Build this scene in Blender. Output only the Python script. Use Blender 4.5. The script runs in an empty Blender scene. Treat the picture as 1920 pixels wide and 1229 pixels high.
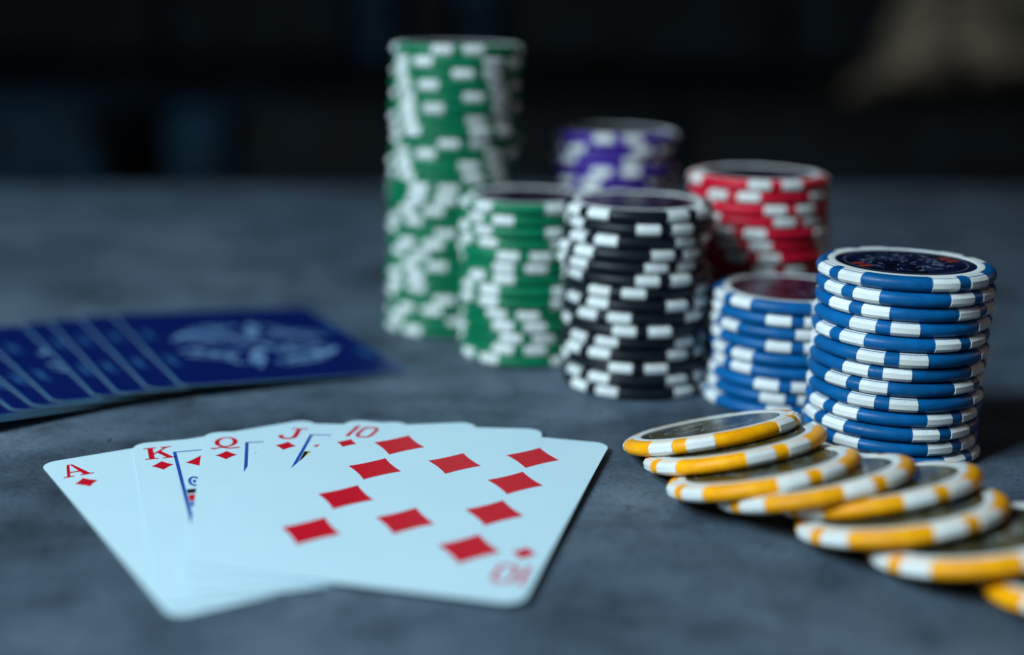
import bpy, bmesh, math, random
from mathutils import Vector, Matrix, Quaternion
from mathutils.geometry import tessellate_polygon

random.seed(11)
S = 0.001                      # everything below is written in millimetres
sc = bpy.context.scene
col = sc.collection

# ------------------------------------------------------------------ camera
cd = bpy.data.cameras.new('camera')
cam = bpy.data.objects.new('camera', cd)
col.objects.link(cam)
PITCH, ROLL, CAM_H, F_PX = math.radians(13.759), math.radians(-0.898), 99.44, 2496.3
cp, sp = math.cos(PITCH), math.sin(PITCH)
r0, d0, fw = Vector((1, 0, 0)), Vector((0, -sp, -cp)), Vector((0, cp, -sp))
cr, sr = math.cos(ROLL), math.sin(ROLL)
right = cr * r0 + sr * d0
down = -sr * r0 + cr * d0
m = Matrix((right, -down, -fw)).transposed().to_4x4()
m.translation = Vector((0, 0, CAM_H * S))
cam.matrix_world = m
cd.sensor_width = 36.0
cd.lens = F_PX / 1920 * 36.0
cd.clip_start, cd.clip_end = 0.01, 50
cd.dof.use_dof = True
cd.dof.focus_distance = 0.290
cd.dof.aperture_fstop = 4.1
sc.camera = cam

# ------------------------------------------------------------------ world and lamps (indoor, cool window light from the left)
w = bpy.data.worlds.new('World')
sc.world = w
w.use_nodes = True
bg = w.node_tree.nodes['Background']
bg.inputs[0].default_value = (0.50, 0.78, 1.0, 1)
bg.inputs[1].default_value = 0.02
sc.view_settings.view_transform = 'Standard'
sc.view_settings.look = 'None'
sc.view_settings.gamma = 1
sc.view_settings.use_curve_mapping = False
sc.view_settings.exposure = 0.0


def lamp(name, loc, target, size, size_y, power, colour):
    l = bpy.data.lights.new(name, 'AREA')
    l.shape = 'RECTANGLE'
    l.size, l.size_y, l.energy, l.color = size, size_y, power, colour
    o = bpy.data.objects.new(name, l)
    col.objects.link(o)
    o.location = Vector(loc)
    o.rotation_euler = (Vector(target) - Vector(loc)).to_track_quat('-Z', 'Y').to_euler()
    return o


lamp('window_light', (-0.66, -0.19, 0.66), (0.02, 0.30, 0.02), 0.42, 0.42, 17.0, (0.72, 0.89, 1.0))
lamp('warm_room_light', (1.3, 0.75, 0.45), (0.05, 0.30, 0.03), 0.35, 0.35, 0.9, (1.0, 0.58, 0.42))

# ------------------------------------------------------------------ helpers


def tag(o, label=None, cat=None, group=None, kind=None):
    if label: o['label'] = label
    if cat: o['category'] = cat
    if group: o['group'] = group
    if kind: o['kind'] = kind
    return o


def obj(name, me, mat=None, parent=None, loc=(0, 0, 0), rotz=0.0):
    o = bpy.data.objects.new(name, me)
    col.objects.link(o)
    if mat is not None and me is not None and not me.materials:
        me.materials.append(mat)
    if parent is not None: o.parent = parent
    o.location = Vector(loc) * S
    if rotz: o.rotation_euler = (0, 0, rotz)
    return o


def mesh(name, verts, faces, smooth=False):
    me = bpy.data.meshes.new(name)
    me.from_pydata([(x * S, y * S, z * S) for x, y, z in verts], [], faces)
    me.validate()
    bm = bmesh.new(); bm.from_mesh(me)
    bmesh.ops.recalc_face_normals(bm, faces=bm.faces)
    bm.to_mesh(me); bm.free()
    if smooth:
        me.polygons.foreach_set('use_smooth', [True] * len(me.polygons))
    return me


def flat_print(name, polys, z):
    """polys: list of [outer, hole, ...] loops of (x, y) -> one thin printed layer"""
    verts, faces = [], []
    for loops in polys:
        base = len(verts)
        vv = [[Vector((x, y, 0)) for x, y in lp] for lp in loops]
        for lp in loops: verts += [(x, y, z) for x, y in lp]
        for t in tessellate_polygon(vv): faces.append(tuple(base + i for i in t))
    me = bpy.data.meshes.new(name)
    me.from_pydata([(x * S, y * S, q * S) for x, y, q in verts], [], faces)
    bm = bmesh.new(); bm.from_mesh(me)
    for f in bm.faces:
        f.normal_update()
        if f.normal.z < 0: f.normal_flip()
    bm.to_mesh(me); bm.free()
    return me


def box_mesh(name, x0, x1, y0, y1, z0, z1, bevel=0.0, seg=3):
    bm = bmesh.new()
    bmesh.ops.create_cube(bm, size=1)
    for v in bm.verts:
        v.co = Vector(((x0 if v.co.x < 0 else x1) * S, (y0 if v.co.y < 0 else y1) * S, (z0 if v.co.z < 0 else z1) * S))
    if bevel:
        bmesh.ops.bevel(bm, geom=bm.edges[:], offset=bevel * S, segments=seg, profile=0.6, affect='EDGES')
    me = bpy.data.meshes.new(name)
    bm.to_mesh(me); bm.free()
    if bevel: me.polygons.foreach_set('use_smooth', [True] * len(me.polygons))
    return me


def new_mat(name):
    mt = bpy.data.materials.new(name)
    mt.use_nodes = True
    nt = mt.node_tree
    b = nt.nodes['Principled BSDF']
    return mt, nt, b, nt.nodes, nt.links


def coords(nt, scale):
    tc = nt.nodes.new('ShaderNodeTexCoord')
    mp = nt.nodes.new('ShaderNodeMapping')
    mp.inputs['Scale'].default_value = (scale,) * 3
    nt.links.new(tc.outputs['Object'], mp.inputs['Vector'])
    return mp.outputs[0]


def noise(nt, vec, scale, detail=4, rough=0.55):
    n = nt.nodes.new('ShaderNodeTexNoise')
    n.inputs['Scale'].default_value = scale
    n.inputs['Detail'].default_value = detail
    n.inputs['Roughness'].default_value = rough
    nt.links.new(vec, n.inputs['Vector'])
    return n.outputs[0]


def ramp(nt, fac, stops):
    r = nt.nodes.new('ShaderNodeValToRGB')
    els = r.color_ramp.elements
    while len(els) < len(stops): els.new(0.5)
    for e, (p, c) in zip(els, stops):
        e.position = p
        e.color = (*c, 1) if len(c) == 3 else c
    nt.links.new(fac, r.inputs[0])
    return r.outputs[0]


def math_node(nt, op, a, b=None, clamp=False):
    n = nt.nodes.new('ShaderNodeMath')
    n.operation = op
    n.use_clamp = clamp
    for i, v in enumerate((a, b)):
        if v is None: continue
        if isinstance(v, (int, float)): n.inputs[i].default_value = v
        else: nt.links.new(v, n.inputs[i])
    return n.outputs[0]


def mix(nt, fac, a, b, mode='MIX'):
    n = nt.nodes.new('ShaderNodeMix')
    n.data_type = 'RGBA'
    n.blend_type = mode
    for i, v in ((0, fac), (6, a), (7, b)):
        if isinstance(v, tuple): n.inputs[i].default_value = (*v, 1)
        elif isinstance(v, (int, float)): n.inputs[i].default_value = v
        else: nt.links.new(v, n.inputs[i])
    return n.outputs[2]


def bump(nt, b, h, strength, dist_mm):
    n = nt.nodes.new('ShaderNodeBump')
    n.inputs['Strength'].default_value = strength
    n.inputs['Distance'].default_value = dist_mm * S
    nt.links.new(h, n.inputs['Height'])
    nt.links.new(n.outputs[0], b.inputs['Normal'])


# ------------------------------------------------------------------ materials
def plastic(name, c, rough=0.38, var=0.12):
    mt, nt, b, N, L = new_mat(name)
    v = coords(nt, 1000)
    oi = nt.nodes.new('ShaderNodeObjectInfo')
    n1 = noise(nt, v, 0.35, 3)
    hi = tuple(min(1, x * (1 + var)) for x in c)
    lo = tuple(x * (1 - var) for x in c)
    cc = ramp(nt, n1, [(0.35, lo), (0.65, hi)])
    per = math_node(nt, 'ADD', math_node(nt, 'MULTIPLY', oi.outputs['Random'], 0.22), 0.86)
    pc = nt.nodes.new('ShaderNodeCombineColor')
    for i_ in range(3): L.new(per, pc.inputs[i_])
    cc = mix(nt, 1.0, cc, pc.outputs[0], 'MULTIPLY')
    grime = ramp(nt, noise(nt, v, 1.3, 5, 0.75), [(0.33, (0.55, 0.53, 0.50)), (0.46, (1, 1, 1))])
    cc = mix(nt, 0.35, cc, grime, 'MULTIPLY')
    L.new(cc, b.inputs['Base Color'])
    b.inputs['Specular IOR Level'].default_value = 0.24
    n2 = noise(nt, v, 2.2, 4)
    rr = ramp(nt, n2, [(0.3, (rough - .08,) * 3), (0.7, (rough + .12,) * 3)])
    L.new(rr, b.inputs['Roughness'])
    bump(nt, b, n2, 0.12, 0.06)
    b.inputs['IOR'].default_value = 1.48
    return mt


M = {
    'blue': plastic('blue_plastic', (0.001, 0.102, 0.30)),
    'green': plastic('green_plastic', (0.001, 0.17, 0.075)),
    'black': plastic('black_plastic', (0.006, 0.010, 0.016)),
    'red': plastic('red_plastic', (0.56, 0.008, 0.03)),
    'purple': plastic('purple_plastic', (0.060, 0.026, 0.30)),
    'yellow': plastic('yellow_plastic', (1.0, 0.385, 0.001)),
    'white': plastic('white_plastic', (0.74, 0.79, 0.77), 0.42, 0.03),
}


def inlay_mat(name, base, dark, line, accent, accent2):
    """glossy printed paper disc: dark ground, silvery line work, two accent patches"""
    mt, nt, b, N, L = new_mat(name)
    v = coords(nt, 1000)
    ln = nt.nodes.new('ShaderNodeVectorMath'); ln.operation = 'LENGTH'
    L.new(v, ln.inputs[0])
    r = ln.outputs['Value']
    sx = nt.nodes.new('ShaderNodeSeparateXYZ'); L.new(v, sx.inputs[0])
    g = ramp(nt, noise(nt, v, 0.22, 3), [(0.38, dark), (0.62, base)])
    vo = nt.nodes.new('ShaderNodeTexVoronoi'); vo.feature = 'DISTANCE_TO_EDGE'
    vo.inputs['Scale'].default_value = 0.26
    wp = mix(nt, 0.55, v, noise_vec(nt, v, 0.3))
    L.new(wp, vo.inputs['Vector'])
    line_f = math_node(nt, 'LESS_THAN', vo.outputs['Distance'], 0.032)
    brk = math_node(nt, 'GREATER_THAN', noise(nt, v, 0.45, 2), 0.50)
    inner = math_node(nt, 'LESS_THAN', r, 10.5)
    f = math_node(nt, 'MULTIPLY', math_node(nt, 'MULTIPLY', line_f, brk), inner)
    c = mix(nt, f, g, line)
    ringl = math_node(nt, 'COMPARE', r, 13.6)
    ringl.node.inputs[2].default_value = 0.16
    c = mix(nt, math_node(nt, 'MULTIPLY', ringl, 0.5), c, line)
    # accent patches, printed near the rim at two opposite places
    ax = math_node(nt, 'ABSOLUTE', sx.outputs['X'])
    a1 = math_node(nt, 'COMPARE', ax, 11.2); a1.node.inputs[2].default_value = 1.5
    yy = math_node(nt, 'ABSOLUTE', sx.outputs['Y'])
    a2 = math_node(nt, 'COMPARE', yy, 1.5); a2.node.inputs[2].default_value = 0.8
    c = mix(nt, math_node(nt, 'MULTIPLY', a1, a2), c, accent)
    sp2 = math_node(nt, 'GREATER_THAN', noise(nt, v, 0.6, 1), 0.67)
    c = mix(nt, math_node(nt, 'MULTIPLY', sp2, inner), c, accent2)
    L.new(c, b.inputs['Base Color'])
    b.inputs['Roughness'].default_value = 0.22
    return mt


def noise_vec(nt, v, scale):
    n = nt.nodes.new('ShaderNodeTexNoise')
    n.inputs['Scale'].default_value = scale
    n.inputs['Detail'].default_value = 2
    nt.links.new(v, n.inputs['Vector'])
    s = nt.nodes.new('ShaderNodeVectorMath'); s.operation = 'MULTIPLY'
    s.inputs[1].default_value = (14, 14, 14)
    nt.links.new(n.outputs['Color'], s.inputs[0])
    return s.outputs[0]


INLAY = {
    'blue': inlay_mat('navy_inlay', (0.004, 0.010, 0.050), (0.0015, 0.003, 0.010), (0.17, 0.23, 0.32), (0.40, 0.05, 0.01), (0.010, 0.022, 0.11)),
    'yellow': inlay_mat('olive_inlay', (0.105, 0.082, 0.014), (0.030, 0.026, 0.010), (0.30, 0.36, 0.40), (0.02, 0.07, 0.16), (0.05, 0.10, 0.16)),
    'dark': inlay_mat('plum_inlay', (0.020, 0.006, 0.022), (0.006, 0.003, 0.010), (0.16, 0.14, 0.22), (0.10, 0.01, 0.03), (0.03, 0.02, 0.06)),
}

# table stone / worn concrete laminate
mt, nt, b, N, L = new_mat('mottled_grey_stone')
v = coords(nt, 1000)
big = noise(nt, v, 0.017, 5, 0.62)
mid = noise(nt, v, 0.06, 6, 0.65)
fine = noise(nt, v, 0.75, 6, 0.75)
c1 = ramp(nt, big, [(0.32, (0.034, 0.050, 0.068)), (0.48, (0.066, 0.102, 0.140)), (0.66, (0.108, 0.154, 0.200))])
c2 = ramp(nt, mid, [(0.30, (0.30, 0.30, 0.32)), (0.48, (0.95, 0.95, 0.95)), (0.72, (1.4, 1.38, 1.34))])
c = mix(nt, 0.85, c1, c2, 'MULTIPLY')
c3 = ramp(nt, fine, [(0.32, (0.30, 0.31, 0.33)), (0.46, (1, 1, 1)), (0.72, (1.4, 1.37, 1.34))])
c = mix(nt, 0.9, c, c3, 'MULTIPLY')
vo = nt.nodes.new('ShaderNodeTexVoronoi'); vo.inputs['Scale'].default_value = 0.21
wv = mix(nt, 0.5, v, noise_vec(nt, v, 0.2)); L.new(wv, vo.inputs['Vector'])
pit = ramp(nt, vo.outputs['Distance'], [(0.05, (0.25, 0.25, 0.27)), (0.16, (1, 1, 1))])
pm = math_node(nt, 'GREATER_THAN', noise(nt, v, 0.045, 2), 0.47)
c = mix(nt, pm, c, mix(nt, 1.0, c, pit, 'MULTIPLY'))
L.new(c, b.inputs['Base Color'])
rr = ramp(nt, mid, [(0.3, (0.62,) * 3), (0.7, (0.44,) * 3)])
L.new(rr, b.inputs['Roughness'])
hgt = math_node(nt, 'ADD', math_node(nt, 'MULTIPLY', fine, 0.5), mid)
bump(nt, b, hgt, 0.8, 0.7)
M['stone'] = mt

# card stock
mt, nt, b, N, L = new_mat('card_stock')
v = coords(nt, 1000)
n1 = noise(nt, v, 0.05, 3)
L.new(ramp(nt, n1, [(0.3, (0.590, 0.825, 0.905)), (0.7, (0.615, 0.85, 0.925))]), b.inputs['Base Color'])
b.inputs['Roughness'].default_value = 0.42
bump(nt, b, noise(nt, v, 3.0, 2), 0.06, 0.03)
M['card'] = mt


def ink(name, c, rough=0.4):
    mt, nt, b, N, L = new_mat(name)
    v = coords(nt, 1000)
    n1 = noise(nt, v, 1.8, 4)
    L.new(ramp(nt, n1, [(0.3, tuple(x * 0.9 for x in c)), (0.7, tuple(min(1, x * 1.08) for x in c))]), b.inputs['Base Color'])
    b.inputs['Roughness'].default_value = rough
    return mt


M['red_ink'] = ink('red_ink', (0.66, 0.006, 0.022))
M['blue_ink'] = ink('blue_ink', (0.015, 0.085, 0.42))
M['yellow_ink'] = ink('yellow_ink', (0.85, 0.62, 0.02))
M['black_ink'] = ink('black_ink', (0.012, 0.012, 0.015))
M['navy_back'] = ink('navy_card_back', (0.001, 0.010, 0.105), 0.36)
M['card_side'] = ink('card_cut_edge', (0.28, 0.37, 0.41), 0.7)
M['shaded_back_side'] = ink('shaded_card_cut_edge', (0.035, 0.048, 0.046), 0.8)  # shade on the spread's paper edges is put into this dark colour
mt, nt, b, N, L = new_mat('worn_pale_blue_ink')       # pale ornament ink, rubbed through to the navy ground in places
v = coords(nt, 1000)
L.new(ramp(nt, noise(nt, v, 0.32, 4, 0.7), [(0.36, (0.006, 0.03, 0.16)), (0.50, (0.10, 0.25, 0.46)), (0.64, (0.34, 0.52, 0.68))]), b.inputs['Base Color'])
b.inputs['Roughness'].default_value = 0.4
M['pale_blue_ink'] = mt
M['edge_ink'] = ink('worn_card_edge', (0.030, 0.15, 0.29))
M['dim_blue_ink'] = ink('dim_blue_ink', (0.02, 0.10, 0.26))


def cloth(name, c):
    mt, nt, b, N, L = new_mat(name)
    v = coords(nt, 1000)
    n1 = noise(nt, v, 0.013, 3)
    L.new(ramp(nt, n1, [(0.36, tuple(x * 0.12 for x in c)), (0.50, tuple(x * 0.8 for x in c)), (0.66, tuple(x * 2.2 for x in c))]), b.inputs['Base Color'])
    b.inputs['Roughness'].default_value = 0.8
    bump(nt, b, noise(nt, v, 0.4, 3), 0.4, 2)
    return mt


M['dark_cloth'] = cloth('dark_navy_cloth', (0.003, 0.009, 0.014))
M['lit_cloth'] = cloth('lit_navy_cloth', (0.003, 0.038, 0.070))  # lighter copy of the sofa cloth, its bluish highlights put into the colour
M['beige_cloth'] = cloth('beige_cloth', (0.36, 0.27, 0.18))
M['dark_wall'] = cloth('dark_wall_paint', (0.002, 0.003, 0.004))

# ------------------------------------------------------------------ the room behind and the table
FLOOR = -430
tag(obj('floor', box_mesh('floor', -4000, 4000, -2500, 4200, FLOOR - 60, FLOOR), M['dark_wall']), kind='structure')
tag(obj('wall_back', box_mesh('wall_back', -4000, 4000, 3300, 3400, FLOOR, 2200), M['dark_wall']), kind='structure')

table = obj('table', None)
table.empty_display_size = 0.05
table.location = (0, 0, FLOOR * S)
tag(table, 'dark grey mottled stone table under the cards and poker chips', 'table')
A_T = math.atan2(776.3 - 709.1, 260.3 + 218.1) * 0.72
tt = obj('tabletop', box_mesh('tabletop', -900, 900, -900, 0, -32, 0, 1.5, 2), M['stone'], table, (0, 738, -FLOOR), A_T)
for x in (-820, 820):
    for y in (-820, -80):
        c_, s_ = math.cos(A_T), math.sin(A_T)
        obj('leg', box_mesh('leg', -30, 30, -30, 30, 0, -FLOOR - 32), M['dark_wall'], table, (x * c_ - y * s_, 738 + x * s_ + y * c_, 0))

# low dark sofa across the room
sofa = obj('sofa', None)
sofa.empty_display_size = 0.1
sofa.location = (0, 2.05, FLOOR * S)
tag(sofa, 'dark navy upholstered sofa in shadow beyond the far table edge', 'sofa')
B = -FLOOR


def sofa_part(name, x0, x1, y0, y1, z0, z1, mat, bev=22):
    return obj(name, box_mesh(name, x0, x1, y0, y1, z0 + B, z1 + B, bev, 4), mat, sofa)


sofa_part('plinth', -1400, 1400, 30, 900, -430, -215, M['dark_wall'], 8)
for x0, x1, mt_ in ((-1400, -640, 'lit_cloth'), (-545, -440, 'lit_cloth'), (-430, 250, 'dark_cloth'), (262, 900, 'dark_cloth'), (912, 1400, 'dark_cloth')):  # lighter cloth paints the lit fronts of the dark seat
    sofa_part('seat_cushion', x0, x1, 0, 820, -213, -62, M[mt_], 38)
for x0, x1, mt_ in ((-1400, -700, 'dark_cloth'), (-690, -330, 'dark_cloth'), (-318, -236, 'lit_cloth'), (-224, -120, 'dark_cloth'), (-112, -40, 'lit_cloth'), (-28, 520, 'dark_cloth'), (532, 1400, 'dark_cloth')):  # narrow lighter pieces stand for lit parts of the back cushions
    sofa_part('back_cushion', x0, x1, 600, 830, -20, 420, M[mt_], 34)
sofa_part('backrest', -1400, 1400, 832, 930, -213, 470, M['dark_cloth'], 20)


def pillow(name, w_, h_, t_, mat, label):
    verts, faces = [], []
    n = 20
    for side in (1, -1):
        for j in range(n + 1):
            for i in range(n + 1):
                u, v_ = i / n * 2 - 1, j / n * 2 - 1
                puff = max(0, (1 - abs(u) ** 2.6)) ** 0.5 * max(0, (1 - abs(v_) ** 2.6)) ** 0.5
                pin = 1 - 0.10 * (1 - abs(v_) ** 2) * abs(u) ** 3
                pin2 = 1 - 0.10 * (1 - abs(u) ** 2) * abs(v_) ** 3
                wr = 1 + 0.05 * math.sin(5 * u + 3 * v_) + 0.04 * math.sin(9 * v_ - 4 * u)
                tp = 1 - 0.34 * (v_ + 1)
                verts.append((u * w_ / 2 * pin * tp, side * t_ / 2 * puff * wr, v_ * h_ / 2 * pin2))
    st = (n + 1) ** 2
    for s_ in (0, 1):
        for j in range(n):
            for i in range(n):
                a = s_ * st + j * (n + 1) + i
                faces.append((a, a + 1, a + n + 2, a + n + 1))
    me = mesh(name, verts, faces, True)
    bm = bmesh.new(); bm.from_mesh(me)
    bmesh.ops.remove_doubles(bm, verts=bm.verts, dist=1e-6)
    bmesh.ops.recalc_face_normals(bm, faces=bm.faces)
    bm.to_mesh(me); bm.free()
    o = obj(name, me, mat)
    tag(o, label, 'cushion')
    return o


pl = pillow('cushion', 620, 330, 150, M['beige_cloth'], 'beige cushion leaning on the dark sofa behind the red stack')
pl.location = (0.87, 2.50, 0.112)
pl.rotation_euler = (math.radians(-20), math.radians(-3), math.radians(6))

# ------------------------------------------------------------------ poker chips
R, T = 19.75, 3.28
SEG = 96


def lathe(name, prof, seg=SEG, close_bottom=True):
    verts, faces = [], []
    n = len(prof)
    for k in range(seg):
        a = 2 * math.pi * k / seg
        for r, z in prof: verts.append((r * math.cos(a), r * math.sin(a), z))
    for k in range(seg):
        k2 = (k + 1) % seg
        for i in range(n - 1):
            faces.append((k * n + i, k2 * n + i, k2 * n + i + 1, k * n + i + 1))
    verts.append((0, 0, prof[0][1])); verts.append((0, 0, prof[-1][1]))
    for k in range(seg):
        k2 = (k + 1) % seg
        faces.append((len(verts) - 2, k2 * n, k * n))
        faces.append((len(verts) - 1, k * n + n - 1, k2 * n + n - 1))
    return mesh(name, verts, faces, True)


prof = [(15.55, -1.42), (15.6, -1.55), (17.1, -1.60)]
for i in range(9):
    a = -math.pi / 2 + math.pi * i / 8
    prof.append((17.95 + 1.75 * math.cos(a), 1.60 * math.sin(a)))
prof += [(17.1, 1.60), (15.6, 1.55), (15.55, 1.42)]
body_me = {}
for k in ('blue', 'green', 'black', 'red', 'purple', 'yellow'):
    body_me[k] = lathe('chip_body_' + k, prof)
    body_me[k].materials.append(M[k])

# white block let into the edge: three flat facets, a little proud of the rounded body
half = math.radians(8.9)
ip = [(17.02, 1.615), (18.25, 1.625), (19.24, 1.17), (19.80, 0.56), (19.80, -0.56), (19.24, -1.17), (18.25, -1.625), (17.02, -1.615)]
verts, faces = [], []
ns = 7
for k in range(ns):
    u = k / (ns - 1) * 2 - 1
    for j, (r, z) in enumerate(ip):
        flare = 1.22 if j in (0, 7) else 1.0           # the block widens towards the ring
        a = u * half * flare
        verts.append((r * math.cos(a), r * math.sin(a), z))
n = len(ip)
for k in range(ns - 1):
    for i in range(n - 1):
        faces.append((k * n + i, (k + 1) * n + i, (k + 1) * n + i + 1, k * n + i + 1))
faces.append(tuple(range(n)))
faces.append(tuple((ns - 1) * n + i for i in reversed(range(n))))
spot_me = mesh('edge_spot', verts, faces)
spot_me.materials.append(M['white'])


def annulus(name, prof, seg=SEG):
    verts, faces = [], []
    n = len(prof)
    for k in range(seg):
        a = 2 * math.pi * k / seg
        for r, z in prof: verts.append((r * math.cos(a), r * math.sin(a), z))
    for k in range(seg):
        k2 = (k + 1) % seg
        for i in range(n):
            faces.append((k * n + i, k2 * n + i, k2 * n + (i + 1) % n, k * n + (i + 1) % n))
    return mesh(name, verts, faces, True)


ring_me = annulus('chip_ring', [(15.45, 1.36), (15.50, 1.56), (15.75, 1.625), (17.0, 1.635), (17.15, 1.60), (17.1, 1.36)])
ring_me.materials.append(M['white'])
inlay_me = {}
for k, im in INLAY.items():
    verts = [(0, 0, 1.47)] + [(15.5 * math.cos(2 * math.pi * i / 64), 15.5 * math.sin(2 * math.pi * i / 64), 1.47) for i in range(64)]
    verts += [(x, y, 1.43) for x, y, z in verts]
    faces = [(0, 1 + i, 1 + (i + 1) % 64) for i in range(64)] + [(65, 66 + (i + 1) % 64, 66 + i) for i in range(64)]
    faces += [(1 + i, 66 + i, 66 + (i + 1) % 64, 1 + (i + 1) % 64) for i in range(64)]
    inlay_me[k] = mesh('inlay_' + k, verts, faces)
    inlay_me[k].materials.append(im)


def chip(colour, c, alpha, label, group, face=None, normal=None, face_rot=0.0):
    """c: chip centre in mm; alpha: azimuth of the narrow coloured bar between two white blocks"""
    o = obj('poker_chip', None)
    o.empty_display_size = 0.01
    q = Quaternion((1, 0, 0, 0))
    n_ = Vector((0, 0, 1))
    if normal is not None:
        n_ = Vector((normal[0], normal[1], 1)).normalized()
        q = Vector((0, 0, 1)).rotation_difference(n_)
    o.rotation_mode = 'QUATERNION'
    o.rotation_quaternion = q
    o.location = (Vector(c) - n_ * (T / 2)) * S          # empty at the chip's base
    tag(o, label, 'poker chip', group)
    obj('body', body_me[colour], None, o, (0, 0, T / 2), alpha)
    for k in range(4):
        for s_ in (-1, 1):
            obj('edge_spot', spot_me, None, o, (0, 0, T / 2), alpha + k * math.pi / 2 + s_ * math.radians(13.6))
    if face:
        obj('ring', ring_me, None, o, (0, 0, T / 2))
        obj('inlay', inlay_me[face], None, o, (0, 0, T / 2), face_rot)
    return o


ORD = ['topmost', 'second from the top', 'third from the top', 'fourth from the top', 'fifth from the top', 'sixth from the top', 'seventh from the top', 'eighth from the top', 'ninth from the top', 'tenth from the top', 'eleventh from the top', 'twelfth from the top', 'thirteenth from the top', 'fourteenth from the top', 'fifteenth from the top', 'sixteenth from the top', 'seventeenth from the top', 'eighteenth from the top', 'nineteenth from the top', 'twentieth from the top', 'twenty-first from the top', 'twenty-second from the top', 'twenty-third from the top', 'twenty-fourth from the top', 'third from the bottom', 'second from the bottom']


def stack(colour, x, y, n, pitch, phis, what, face, top=(0, 0), jit=0.55, offs=None, face_rot=0.0):
    """phis: angle of the narrow bar seen from the camera (0 = towards it, + = to its right), top chip first"""
    for k in range(n):                       # k = 0 is the top chip
        lvl = n - 1 - k
        f = lvl / max(1, n - 1)
        dx, dy = random.uniform(-jit, jit), random.uniform(-jit, jit)
        if offs and k < len(offs): dx = offs[k]
        cx, cy = x + top[0] * f + dx, y + top[1] * f + dy
        phi = phis[k] if k < len(phis) and phis[k] is not None else random.uniform(-62, 28)
        al = math.atan2(-cy, -cx) + math.radians(phi)
        where = 'bottom chip' if lvl == 0 else ORD[k]
        chip(colour, (cx, cy, T / 2 + 0.01 + lvl * pitch), al, f'{colour} and white poker chip, {where} of the {what}', f'chips of the {what}', face if k == 0 else None, None, face_rot)


stack('green', -20.2, 409.2, 26, 3.35, [0, -46, 18.5, -37.6, 28, -32, 33, 35, 7, -40, 28, 31, -17, -19, -30, -50, 8, -30, -44, -27, -46, -44, 8, -30, 20, -46], 'tall green stack', 'dark', (2.6, 0), 0.55)
stack('purple', 31.7, 426.5, 18, 3.36, [2, -52, 33, 1.5, -32, -9, 14, -40], 'purple stack', 'dark', (0, 0), 0.7)
stack('red', 69.8, 378.5, 16, 3.34, [15, -21, 27, 35, -17, -11.5, -4.5, 20, -30], 'red stack', 'dark', (0.4, 0), 0.4, [-0.8, -0.5, -0.1, 0.1, 0.5, 0.4, 0.6])
stack('green', 4.3, 377.2, 14, 3.30, [-53, -34, -52, -48, -2, -8, -34, -47, -46, -14, -8, 0, -7, -48], 'short green stack', 'dark', (0, 0), 0.5)
stack('black', 33.0, 347.6, 15, 3.285, [-45, 20, -36, -53, -57, 22, -15, -44, -25, 5, -35, -40, 3, -42, -36], 'black stack', 'dark', (-0.6, 0), 0.4, [0.4, 0.9, -0.2, -1.0, -1.3, 0.3, 0.2, 0.4, 0, 0.4, 0.2, -0.2, 0.4, 0.4, 0.7])
stack('blue', 71.2, 333.2, 9, 3.30, [-52, 6, -62, 7, -48, -50, 0, 6, 14], 'short blue stack', 'dark', (0, 0), 0.5, [0, 0.1, 0, 0.1, 0, 0.5, 0, -0.2, -1.4])
stack('blue', 88.8, 296.6, 13, 3.37, [-49.5, -37, -30, -10, -43.7, -3, -11.7, -25.5, -6.3, -43.6, -52, -41.3, -30], 'taller blue stack', 'blue', (0, 0), 0.45, [0, .15, .3, .1, -.1, -.1, -.2, -.4, -.3, -.4, -.6, -.4, .2], 0.3)

YEL = [
    ((44.58, 281.36, 7.35), (-.205, .235), -18.6),
    ((48.18, 271.84, 6.98), (-.215, .21), -58.5),
    ((51.39, 255.76, 7.28), (-.215, .22), -57),
    ((60.55, 249.39, 7.65), (-.235, .235), -49),
    ((72.53, 246.69, 7.40), (-.22, .235), -51.6),
    ((73.71, 235.53, 6.55), (-.19, .20), -48),
    ((84.66, 224.91, 6.42), (-.20, .16), -43),
    ((100.76, 210.1, 6.9), (-.22, .17), -12),
]
YL = ['first, uncovered chip at the high end', 'second from the uncovered end', 'third from the uncovered end', 'fourth from the uncovered end', 'fifth from the uncovered end', 'sixth from the uncovered end', 'seventh from the uncovered end', 'last and lowest chip']
for (c_, n_, phi), yl in zip(YEL, YL):
    al = math.atan2(-c_[1], -c_[0]) + math.radians(phi)
    chip('yellow', c_, al, f'yellow and white poker chip, {yl} of the toppled row', 'toppled row of yellow chips', 'yellow', n_, random.uniform(0, 3))

# ------------------------------------------------------------------ playing cards
CW, CL, CT, CR = 63.3, 87.4, 0.22, 3.6


def rounded(x0, x1, y0, y1, r, n=7):
    pts = []
    for cx, cy, a0 in ((x1 - r, y1 - r, 0), (x0 + r, y1 - r, 90), (x0 + r, y0 + r, 180), (x1 - r, y0 + r, 270)):
        for i in range(n + 1):
            a = math.radians(a0 + 90 * i / n)
            pts.append((cx + r * math.cos(a), cy + r * math.sin(a)))
    return pts


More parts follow.
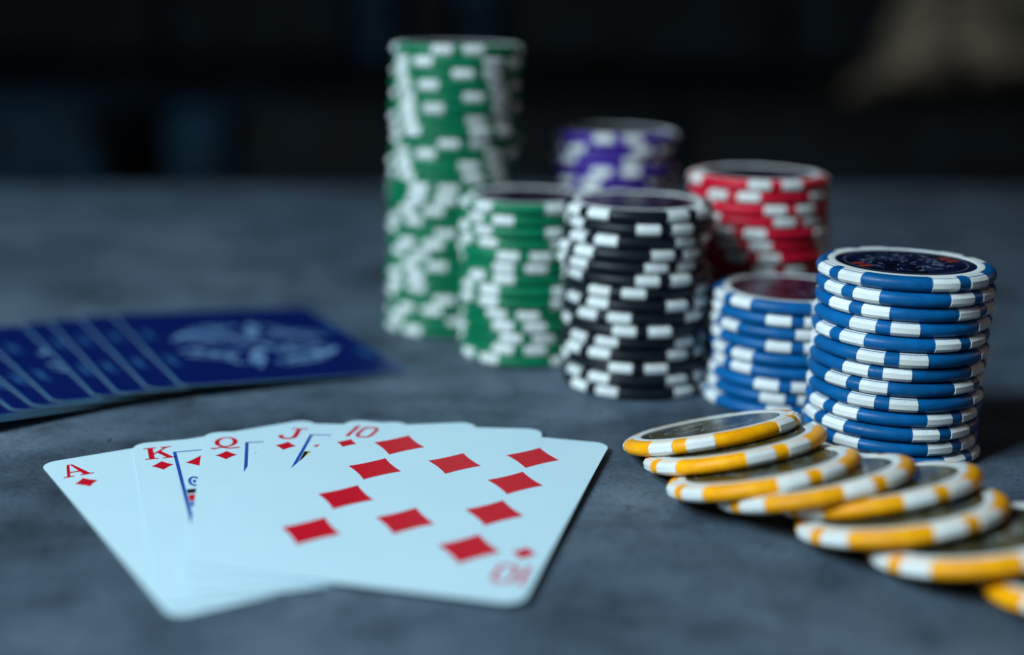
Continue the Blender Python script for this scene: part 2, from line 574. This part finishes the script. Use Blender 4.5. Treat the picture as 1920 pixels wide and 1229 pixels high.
def card_mesh(name, face, side):
    """origin at the top-left corner, x to the right, y up (so the card spans y = -CL..0)"""
    o = rounded(0, CW, -CL, 0, CR)
    k = len(o)
    e = 0.03
    inner = rounded(e, CW - e, -CL + e, -e, CR - e)
    verts = [(x, y, 0) for x, y in inner] + [(x, y, e) for x, y in o] + [(x, y, CT - e) for x, y in o] + [(x, y, CT) for x, y in inner]
    faces = [tuple(reversed(range(k))), tuple(3 * k + i for i in range(k))]
    for lvl in range(3):
        for i in range(k):
            j = (i + 1) % k
            faces.append((lvl * k + i, lvl * k + j, (lvl + 1) * k + j, (lvl + 1) * k + i))
    me = mesh(name, verts, faces)
    me.materials.append(M[face]); me.materials.append(M[side])
    for p in me.polygons:
        if abs(p.normal.z) < 0.9: p.material_index = 1
    return me


def diamond(cx, cy, w_, h_, conc=0.07, n=6):
    V = [(cx, cy + h_ / 2), (cx - w_ / 2, cy), (cx, cy - h_ / 2), (cx + w_ / 2, cy)]
    pts = []
    for i in range(4):
        (xa, ya), (xb, yb) = V[i], V[(i + 1) % 4]
        for t in range(n):
            u = t / n
            x, y = xa + (xb - xa) * u, ya + (yb - ya) * u
            k = conc * 4 * u * (1 - u)
            pts.append((x + (cx - x) * k, y + (cy - y) * k))
    return pts


def ell(cx, cy, rx, ry, n=28, power=2.0, shear=0.0):
    out = []
    for i in range(n):
        a = 2 * math.pi * i / n
        c_, s_ = math.cos(a), math.sin(a)
        x = math.copysign(abs(c_) ** (2 / power), c_) * rx
        y = math.copysign(abs(s_) ** (2 / power), s_) * ry
        out.append((cx + x + shear * y, cy + y))
    return out


def glyph(ch):
    """list of (loops, layer) in a box about 6 wide and 8 tall, origin bottom-left"""
    q = lambda *p: [list(p)]
    if ch == 'A':
        lx = lambda y: 1.5 + 1.75 * (y - .6) / 7.4
        rx = lambda y: 4.2 - 0.95 * (y - .6) / 7.4
        return [(q((.8, .6), (1.5, .6), (3.25, 8), (2.6, 8)), 0), (q((4.2, .6), (5.7, .6), (3.8, 8), (3.25, 8)), 0),
                (q((lx(2.5), 2.5), (rx(2.5), 2.5), (rx(3.2), 3.2), (lx(3.2), 3.2)), 0),
                (q((0, 0), (2.3, 0), (2.3, .6), (0, .6)), 0), (q((3.5, 0), (6.4, 0), (6.4, .6), (3.5, .6)), 0)]
    if ch == 'K':
        return [(q((.9, .65), (2.1, .65), (2.1, 7.35), (.9, 7.35)), 0), (q((.1, 0), (2.9, 0), (2.9, .65), (.1, .65)), 0), (q((.1, 7.35), (2.9, 7.35), (2.9, 8), (.1, 8)), 0),
                (q((2.1, 3.0), (5.3, 7.35), (4.5, 7.35), (2.1, 4.0)), 0), (q((2.9, 4.09), (4.6, .65), (6.0, .65), (3.75, 5.24)), 0),
                (q((3.8, 7.35), (6.1, 7.35), (6.1, 8), (3.8, 8)), 0), (q((3.8, 0), (6.7, 0), (6.7, .65), (3.8, .65)), 0)]
    if ch == 'Q':
        return [([ell(3.1, 4.5, 2.6, 3.5), ell(3.1, 4.5, 1.5, 2.85)], 0),
                (q((-.2, .1), (.6, -.3), (2.0, .5), (4.0, -.4), (6.2, .1), (6.2, .75), (4.1, .35), (2.1, 1.3), (1.0, .6), (-.2, .75)), 1)]
    if ch == 'J':
        arc = [(2.6 + 2.2 * math.cos(math.radians(a)), 2.2 + 2.2 * math.sin(math.radians(a))) for a in range(0, -181, -15)]
        arc2 = [(2.6 + 1.1 * math.cos(math.radians(a)), 2.2 + 1.25 * math.sin(math.radians(a))) for a in range(-180, 1, 15)]
        return [([arc + [(.4, 2.9), (1.6, 2.9)] + arc2], 0), (q((3.7, 2.2), (4.8, 2.2), (4.8, 7.35), (3.7, 7.35)), 0), (q((2.4, 7.35), (6.3, 7.35), (6.3, 8), (2.4, 8)), 0)]
    if ch == '10':
        return [(q((.1, 0), (1.05, 0), (1.05, 8), (.3, 8), (-.3, 6.7), (-.1, 6.5), (.1, 6.7)), 0),
                ([ell(4.1, 4.0, 2.1, 4.0, 32, 3.2), ell(4.1, 4.0, 1.25, 3.15, 32, 3.2)], 0)]


PZ = CT + 0.03


def add_print(parent, name, polys, mat, z=PZ):
    return obj(name, flat_print(name, polys, z), mat, parent)


def place_glyph(ch, cx, cy, flip=False, sx=1.0):
    out = {}
    for loops, lay in glyph(ch):
        new = []
        for lp in loops:
            pts = []
            for x, y in lp:
                gx, gy = (x - 3.1) * sx, y - 4
                if flip: gx, gy = -gx, -gy
                pts.append((cx + gx, cy + gy))
            new.append(pts)
        out.setdefault(lay, []).append(new)
    return out


card_me = card_mesh('card_blank', 'card', 'card_side')
base_z = {'A': 0.02, 'K': 0.30, 'Q': 0.58, 'J': 0.86, '10': 1.14}
pose = {'A': (-102.33, 273.95, 32.8), 'K': (-85.84, 287.18, 18.5), 'Q': (-71.28, 295.09, 10.3), 'J': (-55.82, 302.64, -1.5), '10': (-38.6, 305.1, -13.6)}
names = {'A': ('ace', 'ace of diamonds lying face up, bottom card of the fanned hand'),
         'K': ('king', 'king of diamonds face up between the ace and the queen'),
         'Q': ('queen', 'queen of diamonds face up between the king and the jack'),
         'J': ('jack', 'jack of diamonds face up tucked under the ten'),
         '10': ('ten', 'ten of diamonds lying face up on top of the fanned hand')}
hand = {}
for k in ('A', 'K', 'Q', 'J', '10'):
    x, y, th = pose[k]
    o = obj('playing_card', None, None, None, (x, y, base_z[k]), math.radians(th))
    o.empty_display_size = 0.01
    tag(o, names[k][1], 'playing card', 'face-up fanned hand of diamonds')
    obj('card_sheet', card_me, None, o)
    for flip in (False, True):
        gx, gy = (5.2, -8.0) if not flip else (CW - 4.8, -75.8)
        px, py = (5.5, -16.6) if not flip else (CW - 4.6, -66.2)
        if k == '10' and not flip: gx = 6.3
        if k != '10' and flip: gx, gy, px, py = CW - 5.2, -CL + 8, CW - 5.5, -CL + 16.6
        for lay, polys in place_glyph(k, gx, gy, flip).items():
            add_print(o, 'index_letter' if k != '10' else 'index_number', polys, M['red_ink'], PZ + lay * 0.025)
        add_print(o, 'index_pip', [[diamond(px, py, 4.7, 5.7)]], M['red_ink'])
    if k == '10':
        for cx in (17.3, 48.4):
            for cy in (-14.5, -31.0, -48.5, -66.9):
                add_print(o, 'pip', [[diamond(cx, cy, 12.0, 14.0)]], M['red_ink'])
        for cy in (-22.9, -57.2):
            add_print(o, 'pip', [[diamond(32.8, cy, 12.0, 14.0)]], M['red_ink'])
    elif k == 'A':
        add_print(o, 'pip', [[diamond(CW / 2, -CL / 2, 16, 20)]], M['red_ink'])
    else:
        x0, y1 = (8.3 if k == 'K' else 9.5), -8.2
        x1, y0 = CW - x0, -CL - y1
        fr = add_print(o, 'picture_frame', [[[(x0, y0), (x0 + .75, y0), (x0 + .75, y1), (x0, y1)]], [[(x1 - .75, y0), (x1, y0), (x1, y1), (x1 - .75, y1)]],
                                       [[(x0 + .75, y1 - .55), (x1 - .75, y1 - .55), (x1 - .75, y1), (x0 + .75, y1)]], [[(x0 + .75, y0), (x1 - .75, y0), (x1 - .75, y0 + .55), (x0 + .75, y0 + .55)]]], M['blue_ink'])
        for sgn in (1, -1):
            mx = lambda x, y: (x, y) if sgn == 1 else (CW - x, -CL - y)
            add_print(fr, 'pip', [[[mx(*p) for p in diamond(15.2 if k == 'K' else 16.4, -16.2, 9.5, 11.5)]]], M['red_ink'])
            # printed costume: a robe of coloured bands below the pip
            def band(name, pts, mat, z=PZ): add_print(fr, name, [[[mx(*p) for p in pts]]], mat, z)
            if k == 'K':
                rg = [ell(11.2, -28.4, 1.3, 3.0, 20), ell(11.2, -28.4, .7, 2.1, 20)]
                add_print(fr, 'robe_print', [[[mx(*p) for p in lp] for lp in rg]], M['blue_ink'])
                add_print(fr, 'robe_print', [[[mx(*p) for p in ell(11.2, -28.4, .35, 1.0, 12)]]], M['blue_ink'])
                band('robe_print', [(9.2, -33), (20, -32), (20, -34.5), (9.2, -35.5)], M['black_ink'])
                band('robe_print', [(9.2, -36.2), (20, -35.5), (20, -39), (9.2, -39.8)], M['red_ink'])
                band('robe_print', [(9.2, -40.2), (20, -39.5), (20, -42), (9.2, -43)], M['blue_ink'])
                band('robe_print', [(21, -24), (38, -24), (40, -34), (42, -42.5), (22, -42.5)], M['yellow_ink'])
            elif k == 'Q':
                band('robe_print', [(12.2, -16.2), (13.0, -15.2), (13.4, -16.5), (12.7, -17.6)], M['red_ink'], PZ + .02)
                band('robe_print', [(21, -22), (40, -22), (42, -42.5), (18, -42.5)], M['blue_ink'])
            else:
                band('robe_print', [(10.4, -20.0), (13.4, -20.6), (10.4, -27.6)], M['black_ink'])
                band('robe_print', [(11.4, -20.7), (12.9, -21.0), (11.0, -24.6)], M['yellow_ink'], PZ + .02)
                band('robe_print', [(13.6, -21.0), (15.6, -20.6), (11.2, -30), (10.4, -28.4)], M['yellow_ink'])
                band('robe_print', [(22, -22), (40, -22), (42, -42.5), (18, -42.5)], M['red_ink'])

# face-down spread of blue-backed cards
back_me = card_mesh('card_back_blank', 'card', 'shaded_back_side')
bk = rounded(0.75, CW - 0.75, -CL + 0.75, -0.75, CR - 0.6)
ed = rounded(0.08, CW - 0.08, -CL + 0.08, -0.08, CR - 0.05)
back_print = flat_print('back_print', [[bk]], CT + 0.02)
back_print.materials.append(M['navy_back'])
edge_print = flat_print('edge_print', [[ed, list(bk)]], CT + 0.02)
edge_print.materials.append(M['edge_ink'])


def stroke(pts, ws):
    """tapered ribbon through pts"""
    L_, R_ = [], []
    for i, (x, y) in enumerate(pts):
        xa, ya = pts[max(0, i - 1)]; xb, yb = pts[min(len(pts) - 1, i + 1)]
        d = math.hypot(xb - xa, yb - ya) or 1
        nx, ny = -(yb - ya) / d, (xb - xa) / d
        L_.append((x + nx * ws[i] / 2, y + ny * ws[i] / 2)); R_.append((x - nx * ws[i] / 2, y - ny * ws[i] / 2))
    return L_ + R_[::-1]


# ornament in the card's own coordinates, measured from its front-left corner (0..63, 0..87)
orn = [([(10, 50), (16, 55.5), (25, 59.5), (33, 63)], [0.8, 5.2, 4.0, 1.2]),
       ([(38, 67), (37, 60), (34, 52), (32.5, 47)], [1.0, 4.5, 4.0, 2.0]),
       ([(40, 53), (45, 51.5), (50, 45.5), (55, 44)], [1.0, 3.0, 3.6, 0.8]),
       ([(9, 50), (14, 47.5), (20, 49.5), (27, 48)], [0.8, 2.2, 2.4, 1.0]),
       ([(24, 56), (28, 50), (29, 44), (31, 40)], [0.8, 2.2, 2.6, 1.6]),
       ([(15, 59), (21, 63), (27, 64.5), (32, 67)], [0.4, 1.5, 1.5, 0.4]),
       ([(40, 63), (43, 60), (44, 56), (41, 53)], [0.4, 1.6, 1.6, 0.4]),
       ([(13, 46), (18, 44), (24, 45.5), (28, 43)], [0.4, 1.4, 1.6, 0.4]),
       ([(34, 45), (38, 48), (42, 47.5), (46, 46)], [0.6, 2.0, 1.6, 0.4]),
       ([(20, 53), (23, 51), (24, 46), (21, 43)], [0.5, 1.6, 1.6, 0.5]),
       ([(44, 58), (46, 54), (52, 52), (55, 49)], [0.5, 1.5, 1.5, 0.5])]
CX, CY = 31.65, 40.5


def orn_poly(pts, ws, rot):
    # smooth the four control points
    P, W = [], []
    for i in range(len(pts) - 1):
        for t in range(5):
            u = t / 5
            P.append((pts[i][0] + (pts[i + 1][0] - pts[i][0]) * u, pts[i][1] + (pts[i + 1][1] - pts[i][1]) * u))
            W.append(ws[i] + (ws[i + 1] - ws[i]) * u)
    P.append(pts[-1]); W.append(ws[-1])
    for _ in range(3):
        P = [P[0]] + [((P[i - 1][0] + 2 * P[i][0] + P[i + 1][0]) / 4, (P[i - 1][1] + 2 * P[i][1] + P[i + 1][1]) / 4) for i in range(1, len(P) - 1)] + [P[-1]]
    if rot: P = [(2 * CX - x, 2 * CY - y) for x, y in P]
    return [(x, y - CL) for x, y in stroke(P, W)]


orn_me = []
for i, (pts, ws) in enumerate(orn):
    for rot in (0, 1):
        me = flat_print('ornament', [[orn_poly(pts, ws, rot)]], CT + 0.045 + 0.012 * (i % 3))
        me.materials.append(M['pale_blue_ink'])
        orn_me.append(me)
side_orn = [([(3.5, 64), (5.2, 60), (4.6, 55), (6.8, 52)], [0.6, 2.2, 1.8, 0.6]), ([(3.2, 33), (4.6, 29), (3.8, 24), (5.6, 20)], [0.6, 2.0, 1.6, 0.6])]
for i in range(4):
    me = flat_print('ornament', [[orn_poly(*side_orn[i % 2], i // 2)]], CT + 0.045)
    me.materials.append(M['dim_blue_ink'])
    orn_me.append(me)

# front-left corners and the direction of each card's long side (degrees), top card first
spread = [((-83.4, 322.6), 117.8), ((-91.0, 319.6), 118.9), ((-97.4, 315.3), 119.8), ((-102.0, 312.2), 121.2), ((-110.4, 307.2), 124.0), ((-113.8, 303.3), 126.2), ((-117.2, 299.4), 127.6),
          ((-122.5, 294.2), 129.5), ((-127.5, 288.6), 131.5), ((-131.5, 283.0), 133.5)]
SL = ['top card', 'second card', 'third card', 'fourth card', 'fifth card', 'sixth card', 'seventh card', 'eighth card', 'ninth card', 'bottom card']
for k, ((x, y), deg) in enumerate(spread):
    ang = math.radians(deg - 90)
    o = obj('playing_card', None)
    o.empty_display_size = 0.01
    # origin of the card mesh is its far-left corner; lean: left edge rests on the cards below, right edge near the table
    left_z, right_z = 3.55, 0.06
    tilt = math.atan2(left_z - right_z, CW)
    rot = Matrix.Rotation(ang, 4, 'Z') @ Matrix.Rotation(tilt, 4, 'Y')
    fl = Vector((x, y, left_z))
    org = fl - rot @ Vector((0, -CL, 0))
    mw = rot.copy(); mw.translation = org * S
    o.matrix_world = mw
    tag(o, f'blue-backed playing card with pale ornament, {SL[k]} of the face-down spread', 'playing card', 'face-down spread of blue-backed cards')
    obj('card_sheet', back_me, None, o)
    bp = obj('back_print', back_print, None, o)
    obj('edge_print', edge_print, None, o)
    for me in orn_me: obj('ornament', me, None, bp)
